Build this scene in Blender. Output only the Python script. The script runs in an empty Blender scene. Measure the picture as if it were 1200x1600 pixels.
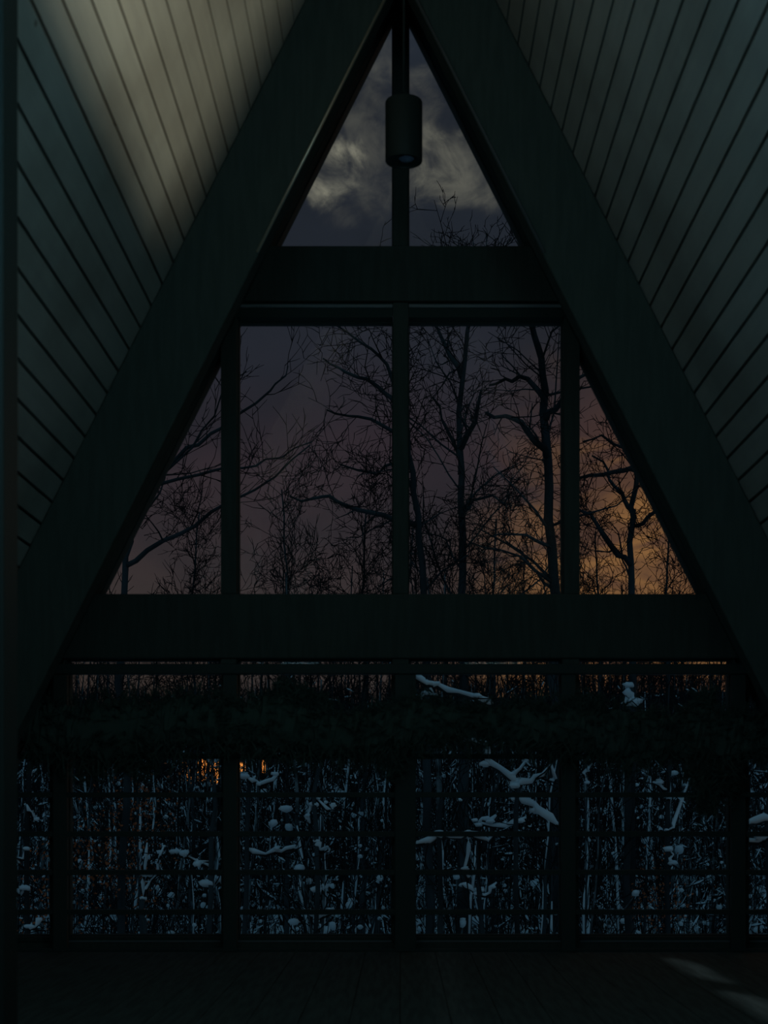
import bpy, math, random
from mathutils import Vector, Matrix, noise as mnoise
C = bpy.context.scene.collection
S = bpy.context.scene
PI = math.pi
R = math.radians

def lin(c):
    c = c / 255.0
    return c / 12.92 if c <= 0.04045 else ((c + 0.055) / 1.055) ** 2.4
def rgb(r, g, b):
    return (lin(r), lin(g), lin(b), 1.0)

# ------------------------------------------------------------------ camera
EYE = 0.5227          # a low eye, seated in the loft
DW = 5.5              # metres from the eye to the glazed gable
FP = 2420.0           # focal length in pixels of a 1200x1600 frame
def at(px, py, d):    # a point seen at px,py that stands d metres away
    return Vector(((px - 626) / FP * d, d - DW, EYE + (1250 - py) / FP * d))
cd = bpy.data.cameras.new('camera'); cam = bpy.data.objects.new('camera', cd); C.objects.link(cam)
cam.location = (0, -DW, EYE); cam.rotation_euler = (PI / 2, 0, 0)
cd.sensor_fit = 'VERTICAL'; cd.sensor_height = 36; cd.sensor_width = 27
cd.lens = 36 * FP / 1600
cd.shift_x = -26 / 1600; cd.shift_y = 450 / 1600
cd.clip_start = 0.05; cd.clip_end = 1000
cd.dof.use_dof = True; cd.dof.focus_distance = 24; cd.dof.aperture_fstop = 8.0
S.camera = cam
S.view_settings.view_transform = 'Standard'; S.view_settings.look = 'None'
S.view_settings.gamma = 1; S.view_settings.use_curve_mapping = False
S.view_settings.exposure = 0.0

# ------------------------------------------------------------------ world: dusk sky with cloud
W = bpy.data.worlds.new('dusk_sky'); S.world = W; W.use_nodes = True
nt = W.node_tree; N = nt.nodes; L = nt.links; N.clear()
def nd(tree, t, **k):
    n = tree.nodes.new(t)
    for a, b in k.items(): setattr(n, a, b)
    return n
def mth(tree, op, a, b=None, c=None, clamp=False):
    n = tree.nodes.new('ShaderNodeMath'); n.operation = op; n.use_clamp = clamp
    for i, v in enumerate((a, b, c)):
        if v is None: continue
        if isinstance(v, (int, float)): n.inputs[i].default_value = v
        else: tree.links.new(v, n.inputs[i])
    return n.outputs[0]
def sstep(tree, x, a, b):
    n = tree.nodes.new('ShaderNodeMapRange'); n.interpolation_type = 'SMOOTHSTEP'
    tree.links.new(x, n.inputs[0]); n.inputs[1].default_value = a; n.inputs[2].default_value = b
    return n.outputs[0]
def mixc(tree, f, a, b, mode='MIX'):
    n = tree.nodes.new('ShaderNodeMix'); n.data_type = 'RGBA'; n.blend_type = mode
    if isinstance(f, (int, float)): n.inputs[0].default_value = f
    else: tree.links.new(f, n.inputs[0])
    for i, v in ((6, a), (7, b)):
        if isinstance(v, tuple): n.inputs[i].default_value = v
        else: tree.links.new(v, n.inputs[i])
    return n.outputs[2]
tc = nd(nt, 'ShaderNodeTexCoord')
sx = nd(nt, 'ShaderNodeSeparateXYZ'); L.new(tc.outputs['Generated'], sx.inputs[0])
X, Y, Z = sx.outputs
def wnoise(scale, detail, loc=(0, 0, 0), sc=(1, 1, 1), dist=0.0, rough=0.55):
    m = nd(nt, 'ShaderNodeMapping'); m.inputs[1].default_value = loc; m.inputs[3].default_value = sc
    L.new(tc.outputs['Generated'], m.inputs[0])
    n = nd(nt, 'ShaderNodeTexNoise'); n.inputs['Scale'].default_value = scale
    n.inputs['Detail'].default_value = detail; n.inputs['Roughness'].default_value = rough
    n.inputs['Distortion'].default_value = dist
    L.new(m.outputs[0], n.inputs[0]); return n.outputs[0]
elev = mth(nt, 'ADD', Z, mth(nt, 'MULTIPLY', mth(nt, 'SUBTRACT', wnoise(5, 4), 0.5), 0.10))
ramp = nd(nt, 'ShaderNodeValToRGB'); L.new(elev, ramp.inputs[0])
E = ramp.color_ramp.elements
E[0].position = 0.0; E[0].color = rgb(60, 48, 40)
E[1].position = 1.0; E[1].color = rgb(78, 96, 108)
for p, c in ((0.10, (58, 51, 49)), (0.17, (51, 44, 47)), (0.225, (47, 40, 46)), (0.27, (37, 39, 47)),
             (0.34, (33, 38, 46)), (0.43, (33, 38, 47)), (0.55, (46, 56, 66))):
    e = E.new(p); e.color = rgb(*c)
col = ramp.outputs[0]
# soft purple-grey cloud mottling
col = mixc(nt, mth(nt, 'MULTIPLY', sstep(nt, wnoise(9, 5, (3, 1, 2), (1, 1, 1.6)), 0.42, 0.66), 0.45), col, rgb(28, 32, 38))
# the warm side: ahead on the right, low
warm = mth(nt, 'MULTIPLY', sstep(nt, mth(nt, 'ADD', X, mth(nt, 'MULTIPLY', Z, -0.16)), -0.015, 0.125),
           sstep(nt, mth(nt, 'ADD', Z, mth(nt, 'MULTIPLY', X, -0.75)), 0.25, 0.045))
front = sstep(nt, Y, 0.2, 0.6)
warm = mth(nt, 'MULTIPLY', warm, front)
wn = wnoise(11, 6, (0.3, 5, 1), (1, 1, 2.6), 0.6)
wcol = mixc(nt, sstep(nt, wn, 0.40, 0.62), rgb(82, 58, 46), rgb(138, 98, 58))
col = mixc(nt, mth(nt, 'MULTIPLY', warm, 0.95), col, wcol)
# bright broken clouds high in the gable
cn = wnoise(24, 8, (2.9, 0, 1.4), (1, 1, 1.3), 0.9, 0.62)
def blob(cx, cz, rx, rz, tilt=0.0):
    dx = mth(nt, 'SUBTRACT', X, cx); dz = mth(nt, 'SUBTRACT', Z, cz)
    a = mth(nt, 'DIVIDE', mth(nt, 'ADD', dx, mth(nt, 'MULTIPLY', dz, tilt)), rx)
    b = mth(nt, 'DIVIDE', mth(nt, 'ADD', dz, mth(nt, 'MULTIPLY', dx, -tilt)), rz)
    q = mth(nt, 'ADD', mth(nt, 'ADD', mth(nt, 'MULTIPLY', a, a), mth(nt, 'MULTIPLY', b, b)), mth(nt, 'MULTIPLY', mth(nt, 'SUBTRACT', cn, 0.5), 3.0))
    return mth(nt, 'MULTIPLY', sstep(nt, q, 1.1, -0.3), front)
b1 = blob(-0.040, 0.374, 0.036, 0.024, 1.1)
b2 = blob(0.036, 0.376, 0.034, 0.024, -0.3)
b3 = blob(-0.02, 0.395, 0.06, 0.05)
br = mth(nt, 'ADD', b1, mth(nt, 'MULTIPLY', b2, 0.33)); br = mth(nt, 'ADD', br, mth(nt, 'MULTIPLY', b3, 0.22), None, True)
br = mth(nt, 'MULTIPLY', br, sstep(nt, wnoise(40, 6, (4, 0, 1), (1, 1, 1.2), 0.6), 0.25, 0.7))
col = mixc(nt, mth(nt, 'MULTIPLY', br, 1.0, None, True), col, rgb(138, 136, 120))
# the sky behind the house is the clearer, bluer part
back = sstep(nt, Y, 0.05, -0.6)
col = mixc(nt, mth(nt, 'MULTIPLY', back, sstep(nt, Z, -0.05, 0.2)), col, rgb(74, 104, 122))
bg = nd(nt, 'ShaderNodeBackground'); L.new(col, bg.inputs[0]); bg.inputs[1].default_value = 1.0
wo = nd(nt, 'ShaderNodeOutputWorld'); L.new(bg.outputs[0], wo.inputs[0])

# ------------------------------------------------------------------ added lights, all out of view
def light(name, kind, loc, target, energy, color, **k):
    l = bpy.data.lights.new(name, kind); l.energy = energy; l.color = color
    for a, b in k.items(): setattr(l, a, b)
    o = bpy.data.objects.new(name, l); C.objects.link(o); o.location = loc
    o.rotation_euler = (Vector(target) - Vector(loc)).to_track_quat('-Z', 'Y').to_euler()
    return o
# added warm spot, unseen on the right, throws a pool onto the left slope
LP = (1.0, -3.5, 0.9)   # the added lamp, behind its added boards
light('added_pool_spot', 'SPOT', LP, (-0.50, -1.75, 2.60), 140, (1.0, 0.86, 0.60), spot_size=R(64), spot_blend=0.7, shadow_soft_size=0.022)
# added side fills, out of view, that brighten the plank slopes
light('added_side_fill_right', 'AREA', (0.84, -3.75, 1.52), (-0.75, -2.7, 1.85), 4.2, (0.46, 0.80, 0.86), shape='RECTANGLE', size=1.5, size_y=0.34, spread=R(125))
light('added_side_fill_left', 'AREA', (-0.96, -3.75, 1.52), (0.75, -2.6, 1.9), 5.2, (0.30, 0.66, 0.84), shape='RECTANGLE', size=1.5, size_y=0.34, spread=R(125))
# added teal fill behind the camera, lifts the darkest tones of the room
light('added_rear_fill', 'AREA', (0, -6.3, 1.85), (0, 0, 1.6), 4.2, (0.56, 0.95, 1.0), shape='RECTANGLE', size=1.4, size_y=0.34)
# added spot above the roof, shines through the added slot onto the floor
light('added_floor_patch_spot', 'SPOT', (-0.14, -7.5, 7.34), (0.91, -1.2, 0), 520, (0.95, 0.97, 1.0), spot_size=R(14), spot_blend=0.3, shadow_soft_size=0.06)

# ------------------------------------------------------------------ materials
def mat(name, color, rough=0.8, spec=0.3, noise=None, metal=0.0, bump=0.0, bscale=20):
    m = bpy.data.materials.new(name); m.use_nodes = True; t = m.node_tree
    b = t.nodes['Principled BSDF']
    b.inputs['Roughness'].default_value = rough; b.inputs['Specular IOR Level'].default_value = spec
    b.inputs['Metallic'].default_value = metal
    b.inputs['Base Color'].default_value = color
    if noise:
        c2, sc, stretch = noise
        tcn = nd(t, 'ShaderNodeTexCoord'); mp = nd(t, 'ShaderNodeMapping'); mp.inputs[3].default_value = stretch
        t.links.new(tcn.outputs['Object'], mp.inputs[0])
        n = nd(t, 'ShaderNodeTexNoise'); n.inputs['Scale'].default_value = sc; n.inputs['Detail'].default_value = 5
        t.links.new(mp.outputs[0], n.inputs[0])
        t.links.new(mixc(t, sstep(t, n.outputs[0], 0.35, 0.65), color, c2), b.inputs['Base Color'])
        if bump:
            bp = nd(t, 'ShaderNodeBump'); bp.inputs['Strength'].default_value = bump; bp.inputs['Distance'].default_value = 0.01
            t.links.new(n.outputs[0], bp.inputs['Height']); t.links.new(bp.outputs[0], b.inputs['Normal'])
    return m
# pine boards: grain along the board, a tone per board, scattered knots
def pine():
    m = mat('pine_boards', (0.38, 0.39, 0.35, 1), 0.75, 0.15); t = m.node_tree; b = t.nodes['Principled BSDF']
    tcn = nd(t, 'ShaderNodeTexCoord')
    mp = nd(t, 'ShaderNodeMapping'); mp.inputs[3].default_value = (14, 1.2, 14); t.links.new(tcn.outputs['Object'], mp.inputs[0])
    n = nd(t, 'ShaderNodeTexNoise'); n.inputs['Scale'].default_value = 3; n.inputs['Detail'].default_value = 6; t.links.new(mp.outputs[0], n.inputs[0])
    c = mixc(t, n.outputs[0], (0.29, 0.325, 0.32, 1), (0.42, 0.455, 0.44, 1))
    at_ = nd(t, 'ShaderNodeAttribute'); at_.attribute_name = 'tone'
    c = mixc(t, mth(t, 'MULTIPLY', at_.outputs['Fac'], 0.22), c, (0.26, 0.24, 0.2, 1))
    mp2 = nd(t, 'ShaderNodeMapping'); mp2.inputs[3].default_value = (1, 0.6, 1); t.links.new(tcn.outputs['Object'], mp2.inputs[0])
    v = nd(t, 'ShaderNodeTexVoronoi'); v.inputs['Scale'].default_value = 4.6; v.inputs['Randomness'].default_value = 1.0
    t.links.new(mp2.outputs[0], v.inputs['Vector'])
    k = sstep(t, v.outputs['Distance'], 0.045, 0.015)
    c = mixc(t, mth(t, 'MULTIPLY', k, 0.8), c, (0.10, 0.08, 0.06, 1))
    v2 = nd(t, 'ShaderNodeTexNoise'); v2.inputs['Scale'].default_value = 2.3; v2.inputs['Detail'].default_value = 3; t.links.new(tcn.outputs['Object'], v2.inputs[0])
    c = mixc(t, mth(t, 'MULTIPLY', sstep(t, v2.outputs[0], 0.42, 0.68), 0.5), c, (0.19, 0.195, 0.18, 1))
    t.links.new(c, b.inputs['Base Color']); return m
M = {}
M['pine'] = pine()
M['groove'] = mat('groove_dark', (0.08, 0.08, 0.075, 1), 0.9, 0.05)
M['beam'] = mat('dark_stained_timber', (0.066, 0.088, 0.082, 1), 0.85, 0.03, ((0.054, 0.074, 0.070, 1), 6, (8, 8, 1)))
M['frame'] = mat('black_window_frame', (0.040, 0.062, 0.060, 1), 0.7, 0.06)
M['moulding'] = mat('window_moulding', (0.20, 0.23, 0.26, 1), 0.5, 0.3)
M['mouldwood'] = mat('rake_moulding', (0.36, 0.32, 0.25, 1), 0.5, 0.3)
M['bead'] = mat('lit_tone_bead', (0.75, 0.68, 0.55, 1), 0.38, 0.5, metal=0.75)  # left rake bead, the light it catches put into its pale colour
M['shadedbead'] = mat('shaded_tone_bead', (0.10, 0.11, 0.12, 1), 0.5, 0.3)  # shaded copy of the same bead for the right rafter
M['floor'] = mat('dark_floor_boards', (0.085, 0.12, 0.12, 1), 0.7, 0.08, ((0.055, 0.08, 0.08, 1), 5, (14, 1, 1)))
M['metal'] = mat('black_painted_metal', (0.035, 0.055, 0.054, 1), 0.6, 0.15)
M['lamp'] = mat('black_lamp_metal', (0.02, 0.032, 0.032, 1), 0.55, 0.2)
M['reflector'] = mat('blue_lit_bulb_face', (0.16, 0.21, 0.34, 1), 0.35, 0.5)  # blue light caught by the bulb face, put into its colour
M['needle'] = mat('dark_pine_needles', (0.06, 0.10, 0.09, 1), 0.8, 0.05)
M['bark'] = mat('dark_bark', (0.012, 0.02, 0.023, 1), 0.9, 0.05, ((0.035, 0.055, 0.062, 1), 3, (1, 1, 0.35)))
M['birch'] = mat('pale_bark', (0.02, 0.03, 0.033, 1), 0.9, 0.05, ((0.13, 0.185, 0.205, 1), 3.5, (1, 1, 2.2)))
M['twig'] = mat('dark_twigs', (0.01, 0.014, 0.016, 1), 0.9, 0.03)
M['snow'] = mat('snow', (0.55, 0.72, 0.78, 1), 0.9, 0.1, ((0.42, 0.58, 0.66, 1), 5, (1, 1, 1)))
M['leaf'] = mat('dry_rust_leaves', (0.36, 0.11, 0.045, 1), 0.8, 0.1, ((0.22, 0.07, 0.03, 1), 9, (1, 1, 1)))
M['housewall'] = mat('dark_house_boards', (0.03, 0.035, 0.04, 1), 0.9, 0.05)
def glassmat():
    m = bpy.data.materials.new('window_glass'); m.use_nodes = True; t = m.node_tree; t.nodes.clear()
    tr = nd(t, 'ShaderNodeBsdfTransparent'); tr.inputs[0].default_value = (0.985, 0.99, 0.99, 1)
    gl = nd(t, 'ShaderNodeBsdfGlossy'); gl.inputs['Roughness'].default_value = 0.02
    mx = nd(t, 'ShaderNodeMixShader'); fr = nd(t, 'ShaderNodeFresnel'); fr.inputs[0].default_value = 1.25
    t.links.new(fr.outputs[0], mx.inputs[0]); t.links.new(tr.outputs[0], mx.inputs[1]); t.links.new(gl.outputs[0], mx.inputs[2])
    o = nd(t, 'ShaderNodeOutputMaterial'); t.links.new(mx.outputs[0], o.inputs[0]); return m
M['glass'] = glassmat()
def emis(name, c, s):
    m = bpy.data.materials.new(name); m.use_nodes = True; t = m.node_tree; b = t.nodes['Principled BSDF']
    b.inputs['Base Color'].default_value = (0.1, 0.05, 0.02, 1)
    b.inputs['Emission Color'].default_value = c; b.inputs['Emission Strength'].default_value = s; return m
M['glow'] = emis('lit_window_pane', (1.0, 0.34, 0.07, 1), 1.5)
def groundmat():
    m = mat('snowy_ground', (0.5, 0.66, 0.72, 1), 0.95, 0.05); t = m.node_tree; b = t.nodes['Principled BSDF']
    tcn = nd(t, 'ShaderNodeTexCoord'); s = nd(t, 'ShaderNodeSeparateXYZ'); t.links.new(tcn.outputs['Object'], s.inputs[0])
    n = nd(t, 'ShaderNodeTexNoise'); n.inputs['Scale'].default_value = 0.9; n.inputs['Detail'].default_value = 8; n.inputs['Roughness'].default_value = 0.7
    t.links.new(tcn.outputs['Object'], n.inputs[0])
    brush = sstep(t, mth(t, 'ADD', n.outputs[0], sstep(t, s.outputs[1], 38, 60)), 0.52, 0.75)
    sn2 = nd(t, 'ShaderNodeTexNoise'); sn2.inputs['Scale'].default_value = 2.2; sn2.inputs['Detail'].default_value = 4; t.links.new(tcn.outputs['Object'], sn2.inputs[0])
    dark = mixc(t, sstep(t, sn2.outputs[0], 0.60, 0.70), (0.018, 0.024, 0.027, 1), (0.16, 0.21, 0.24, 1))
    t.links.new(mixc(t, brush, (0.5, 0.66, 0.72, 1), dark), b.inputs['Base Color']); return m
M['ground'] = groundmat()

# ------------------------------------------------------------------ mesh helpers
class MB:
    def __init__(s): s.v = []; s.f = []; s.m = []; s.sm = False
    def poly(s, pts, y0, y1, mi=0):
        """prism: outline pts (x,z) in order, extruded between y0 and y1"""
        n = len(pts); b = len(s.v)
        s.v += [(x, y0, z) for x, z in pts] + [(x, y1, z) for x, z in pts]
        s.f.append(tuple(range(b, b + n))); s.f.append(tuple(range(b + 2 * n - 1, b + n - 1, -1)))
        for i in range(n):
            j = (i + 1) % n; s.f.append((b + j, b + i, b + n + i, b + n + j))
        s.m += [mi] * (n + 2)
    def box(s, x0, x1, y0, y1, z0, z1, mi=0, bev=0.0):
        s.poly([(x0, z0), (x1, z0), (x1, z1), (x0, z1)], y0, y1, mi)
    def hexa(s, p, mi=0):
        b = len(s.v); s.v += [tuple(q) for q in p]
        for f in ((0, 1, 2, 3), (7, 6, 5, 4), (1, 0, 4, 5), (2, 1, 5, 6), (3, 2, 6, 7), (0, 3, 7, 4)):
            s.f.append(tuple(b + i for i in f)); s.m.append(mi)
    def tube(s, pts, rad, sides=4, mi=0, caps=True):
        n = len(pts); b = len(s.v)
        up = Vector((0, 0, 1)); prev = None
        for i in range(n):
            if i == 0: d = pts[1] - pts[0]
            elif i == n - 1: d = pts[-1] - pts[-2]
            else: d = pts[i + 1] - pts[i - 1]
            if d.length < 1e-9: d = Vector((0, 0, 1))
            d.normalize()
            if prev is None:
                a = d.orthogonal().normalized()
            else:
                a = prev - d * prev.dot(d)
                if a.length < 1e-6: a = d.orthogonal()
                a.normalize()
            prev = a; c = d.cross(a); r = rad[i]
            for k in range(sides):
                t = 2 * PI * k / sides
                q = pts[i] + a * (r * math.cos(t)) + c * (r * math.sin(t))
                s.v.append((q.x, q.y, q.z))
        for i in range(n - 1):
            for k in range(sides):
                k2 = (k + 1) % sides
                s.f.append((b + i * sides + k, b + i * sides + k2, b + (i + 1) * sides + k2, b + (i + 1) * sides + k)); s.m.append(mi)
        if caps and sides > 2:
            s.f.append(tuple(b + k for k in range(sides - 1, -1, -1))); s.m.append(mi)
            s.f.append(tuple(b + (n - 1) * sides + k for k in range(sides))); s.m.append(mi)
    def blob(s, c, rx, ry, rz, seed=0, mi=0, rings=4, seg=7, amp=0.25):
        b = len(s.v); rr = random.Random(seed)
        s.v.append((c.x, c.y, c.z + rz))
        for i in range(1, rings):
            th = PI * i / rings
            for k in range(seg):
                ph = 2 * PI * k / seg; q = 1 + rr.uniform(-amp, amp)
                s.v.append((c.x + rx * q * math.sin(th) * math.cos(ph), c.y + ry * q * math.sin(th) * math.sin(ph), c.z + rz * q * math.cos(th)))
        s.v.append((c.x, c.y, c.z - rz)); last = len(s.v) - 1
        for k in range(seg):
            k2 = (k + 1) % seg
            s.f.append((b, b + 1 + k, b + 1 + k2)); s.m.append(mi)
            for i in range(rings - 2):
                a = b + 1 + i * seg
                s.f.append((a + k, a + seg + k, a + seg + k2, a + k2)); s.m.append(mi)
            a = b + 1 + (rings - 2) * seg
            s.f.append((a + k, last, a + k2)); s.m.append(mi)
    def lathe(s, prof, c, seg=40, mi=0):
        b = len(s.v); n = len(prof)
        for r, z in prof:
            for k in range(seg):
                t = 2 * PI * k / seg; s.v.append((c[0] + r * math.cos(t), c[1] + r * math.sin(t), z))
        for i in range(n - 1):
            for k in range(seg):
                k2 = (k + 1) % seg
                s.f.append((b + i * seg + k, b + i * seg + k2, b + (i + 1) * seg + k2, b + (i + 1) * seg + k)); s.m.append(mi)
    def build(s, name, mats, parent=None, smooth=False, origin=None):
        me = bpy.data.meshes.new(name)
        v = s.v
        if origin is not None: v = [(x - origin[0], y - origin[1], z - origin[2]) for x, y, z in v]
        me.from_pydata(v, [], s.f)
        if not isinstance(mats, (list, tuple)): mats = [mats]
        for m in mats: me.materials.append(m)
        if len(mats) > 1: me.polygons.foreach_set('material_index', s.m)
        if smooth: me.polygons.foreach_set('use_smooth', [True] * len(me.polygons))
        me.update()
        o = bpy.data.objects.new(name, me); C.objects.link(o)
        if parent is not None:
            o.parent = parent
        elif origin is not None: o.location = origin
        return o
def tag(o, label=None, cat=None, group=None, kind=None):
    for k, v in (('label', label), ('category', cat), ('group', group), ('kind', kind)):
        if v: o[k] = v
    return o
def struct(o): o['kind'] = 'structure'; return o
def empty(name, loc=(0, 0, 0)):
    o = bpy.data.objects.new(name, None); o.empty_display_size = 0.1; C.objects.link(o); o.location = loc; return o
def bevel(o, w, seg=2):
    b = o.modifiers.new('bevel', 'BEVEL'); b.width = w; b.segments = seg; b.limit_method = 'ANGLE'; return o

# ------------------------------------------------------------------ the room
WP = 440.0
def wx(px): return (px - 626) / WP
def wz(py): return EYE + (1250 - py) / WP
K = 1.98
ZR = wz(-86)            # ridge of the slopes
ZG = wz(-3)             # apex of the glazing rake
def slope_x(z): return (ZR - z) / K
def glass_x(z): return (ZG - z) / K
YB = -6.5               # gable behind the camera

# floor of boards running to the window
mb = MB(); bw = 0.12; x = -1.8
while x < 1.8:
    x2 = min(x + bw, 1.8); mb.box(x, x2 - 0.002, YB, 0.12, -0.03, 0.0); x = x2
mb.box(-1.8, 1.8, YB, 0.12, -0.12, -0.031)
struct(mb.build('floor', M['floor']))

# two plank-lined slopes: tongue-and-groove boards, grooves between, a sheathing behind
LS = math.hypot(1, K)
NB = 54; BW = 0.0751; UMAX = math.hypot(ZR, ZR / K)
random.seed(4)
slot = ((14, 15, 16, 17), [(-3.31, -2.79), (-3.90, -3.38)])  # openings added in the right slope, out of view, to shape the floor patches
def slope(side, name):
    mb = MB(); tones = []
    ux, uz = side / LS, -K / LS            # down the slope
    nx, nz = side * K / LS, 1 / LS         # outwards
    def P(u, n, y): return (ux * u + nx * n, y, ZR + uz * u + nz * n)
    for i in range(NB):
        u0, u1 = max(0.0, (i - 0.37) * BW), min(UMAX, (i + 0.63) * BW)
        if u1 - u0 < 0.012: continue
        tone = random.random()
        if side > 0 and i in slot[0]:
            cuts = [(YB, -3.90), (-3.38, -3.31), (-2.79, 0.0)]
        else: cuts = [(YB, 0.0)]
        for y0, y1 in cuts:
            n0 = len(mb.f); g = 0.0022; e = 0.0025
            # board with a chamfered edge
            mb.hexa([P(u0 + g + e, 0, y0), P(u1 - g - e, 0, y0), P(u1 - g, 0.018, y0), P(u0 + g, 0.018, y0),
                     P(u0 + g + e, 0, y1), P(u1 - g - e, 0, y1), P(u1 - g, 0.018, y1), P(u0 + g, 0.018, y1)], 0)
            tones += [tone] * (len(mb.f) - n0)
            n0 = len(mb.f)
            mb.hexa([P(u0, 0.0185, y0), P(u1, 0.0185, y0), P(u1, 0.05, y0), P(u0, 0.05, y0),
                     P(u0, 0.0185, y1), P(u1, 0.0185, y1), P(u1, 0.05, y1), P(u0, 0.05, y1)], 1)
            tones += [0] * (len(mb.f) - n0)
    o = mb.build(name, [M['pine'], M['groove']])
    a = o.data.attributes.new('tone', 'FLOAT', 'FACE'); a.data.foreach_set('value', tones)
    return struct(o)
slope(-1, 'wall_left'); slope(1, 'wall_right')
# gable behind the camera
mb = MB(); mb.poly([(-1.8, 0), (1.8, 0), (0, ZR)], YB - 0.1, YB)
struct(mb.build('wall_front', M['pine']))

# the glazed gable
mb = MB()
T0, T1 = -0.07, 0.09    # timber depth
for s in (-1, 1):       # rake timbers between slope and glass
    pts = [(0, ZR), (s * slope_x(0.0), 0), (s * glass_x(0.0), 0), (0, ZG)]
    mb.poly(pts, T0, T1)
struct(mb.build('wall_back', M['beam']))
def trim(n, fn):
    mb = MB(); fn(mb); return struct(bevel(mb.build('trim_%d' % n, M['beam']), 0.003))
e_ = 0.0015
def hbeam(y0, y1, d0=T0, d1=T1, ext=0):
    def f(mb):
        za, zb = wz(y0), wz(y1)
        mb.poly([(-glass_x(za) + e_, za), (glass_x(za) - e_, za), (glass_x(zb) - e_, zb), (-glass_x(zb) + e_, zb)], d0, d1)
    return f
trim(1, hbeam(395, 480)); trim(2, hbeam(932, 1031)); trim(3, hbeam(1470, 1479))
# posts
def vpost(xa, xb, ya, yb, d0=T0 + 0.01, d1=T1 - 0.01):
    def f(mb):
        x0, x1 = wx(xa), wx(xb); zb = wz(yb) 
        mx = max(abs(x0), abs(x1)); mn = min(abs(x0), abs(x1))
        za0 = min(wz(ya), ZG - K * abs(x0)) - e_; za1 = min(wz(ya), ZG - K * abs(x1)) - e_
        mb.poly([(x0, zb + e_), (x1, zb + e_), (x1, za1), (x0, za0)], d0, d1)
    return f
trim(4, vpost(614, 638, -200, 395)); trim(5, vpost(614, 638, 480, 932)); trim(6, vpost(613, 639, 1031, 1470))
trim(7, vpost(348, 372, 480, 932)); trim(8, vpost(879, 903, 480, 932))
trim(9, vpost(348, 372, 1031, 1470)); trim(10, vpost(876, 902, 1031, 1470))
trim(11, vpost(83, 107, 1031, 1470)); trim(12, vpost(1141, 1165, 1031, 1470))
# deep rafter pair added before the glazing to make the dark band
for k, sd in enumerate((-1, 1)):
    mb = MB(); dv = 0.50; g = 0.004
    mb.poly([(sd * 0.001, ZR - g), (sd * (slope_x(0.0) - g / K), 0.001), (sd * ((ZR - dv) / K), 0.001), (sd * 0.001, ZR - dv)], -0.75, -0.66)
    ro = struct(bevel(mb.build('trim_%d' % (24 + k), M['beam']), 0.006))
    mb = MB(); zc = at(0, 395, DW - 0.75).z; xa = lambda z: sd * (ZR - dv + 0.012 - z) / K
    mb.tube([Vector((xa(zc), -0.757, zc)), Vector((xa(ZR - dv - 0.03), -0.757, ZR - dv - 0.03))], [0.0045, 0.0045], 10)
    mb.build('moulding', M['bead'] if k == 0 else M['shadedbead'], ro, True)
# unseen boards added to shape the lamp's pool and hide its bulb
mb = MB(); mb.box(0.725, 0.74, -3.72, -3.04, 0.0, 1.10); struct(mb.build('trim_26', M['beam']))
mb = MB(); mb.poly([(0.742, 0), (1.55, 0), (1.28, 1.0), (1.08, 1.40), (0.992, 1.40), (0.769, 0.97), (0.742, 0.97)], -3.215, -3.2); struct(mb.build('trim_27', M['beam']))
mb = MB(); mb.box(0.742, 1.25, -3.72, -3.705, 0.0, 1.02); struct(mb.build('trim_28', M['beam']))
# a dark post standing near the camera at the left edge
mb = MB(); d = 2.6; x1 = (17 - 626) / FP * d
mb.box(x1 - 0.10, x1, d - DW - 0.05, d - DW + 0.05, 0.0, ZR - K * abs(x1 - 0.10) - 0.01)
struct(bevel(mb.build('trim_13', M['lamp']), 0.004))

# windows: a slim frame, its bead and its pane
def window(n, outline, bead=None):
    """outline (x,z) polygon of the visible glass; the frame is a thin lip around it"""
    mb = MB(); c = Vector((sum(p[0] for p in outline) / len(outline), sum(p[1] for p in outline) / len(outline)))
    k = len(outline); w = 0.004
    for i in range(k):
        a, b = Vector(outline[i]), Vector(outline[(i + 1) % k])
        d = (b - a).normalized(); nrm = Vector((-d.y, d.x))
        if nrm.dot(c - (a + b) / 2) < 0: nrm = -nrm
        a2, b2 = a + d * w + nrm * w, b - d * w + nrm * w
        mb.hexa([(a.x, 0.0, a.y), (b.x, 0.0, b.y), (b2.x, 0.0, b2.y), (a2.x, 0.0, a2.y),
                 (a.x, 0.04, a.y), (b.x, 0.04, b.y), (b2.x, 0.04, b2.y), (a2.x, 0.04, a2.y)])
    o = struct(mb.build('window_%d' % n, M['frame']))
    g = MB(); pts = [tuple(Vector(p) + (c - Vector(p)) * 0.004) for p in outline]
    g.poly(pts, 0.014, 0.020); go = g.build('glass_pane', M['glass'], o)
    if bead:
        b = MB()
        for (p, q, mi) in bead:
            p, q = Vector(p), Vector(q); d = (q - p).normalized(); nn = Vector((-d.y, d.x)) * 0.0045
            ya, yb = T0 - 0.014, T0 - 0.0005
            b.hexa([((p - nn).x, ya, (p - nn).y), ((q - nn).x, ya, (q - nn).y), ((q + nn).x, ya, (q + nn).y), ((p + nn).x, ya, (p + nn).y),
                    ((p - nn).x, yb, (p - nn).y), ((q - nn).x, yb, (q - nn).y), ((q + nn).x, yb, (q + nn).y), ((p + nn).x, yb, (p + nn).y)], mi)
        b.build('moulding', [M['moulding'], M['mouldwood']], o)
    return o
def W(px, py): return (wx(px), wz(py))
def gl(py): return (-glass_x(wz(py)), wz(py))
def gr(py): return (glass_x(wz(py)), wz(py))
def rake_at(px): return ZG - K * abs(wx(px))
e = 0.001
window(1, [gl(395), W(614, 395), (wx(614), rake_at(614))])
window(2, [W(638, 395), gr(395), (wx(638), rake_at(638))])
window(3, [gl(932), W(348, 932), (wx(348), rake_at(348))])
window(4, [W(372, 932), W(614, 932), W(614, 503), W(372, 503)])
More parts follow.
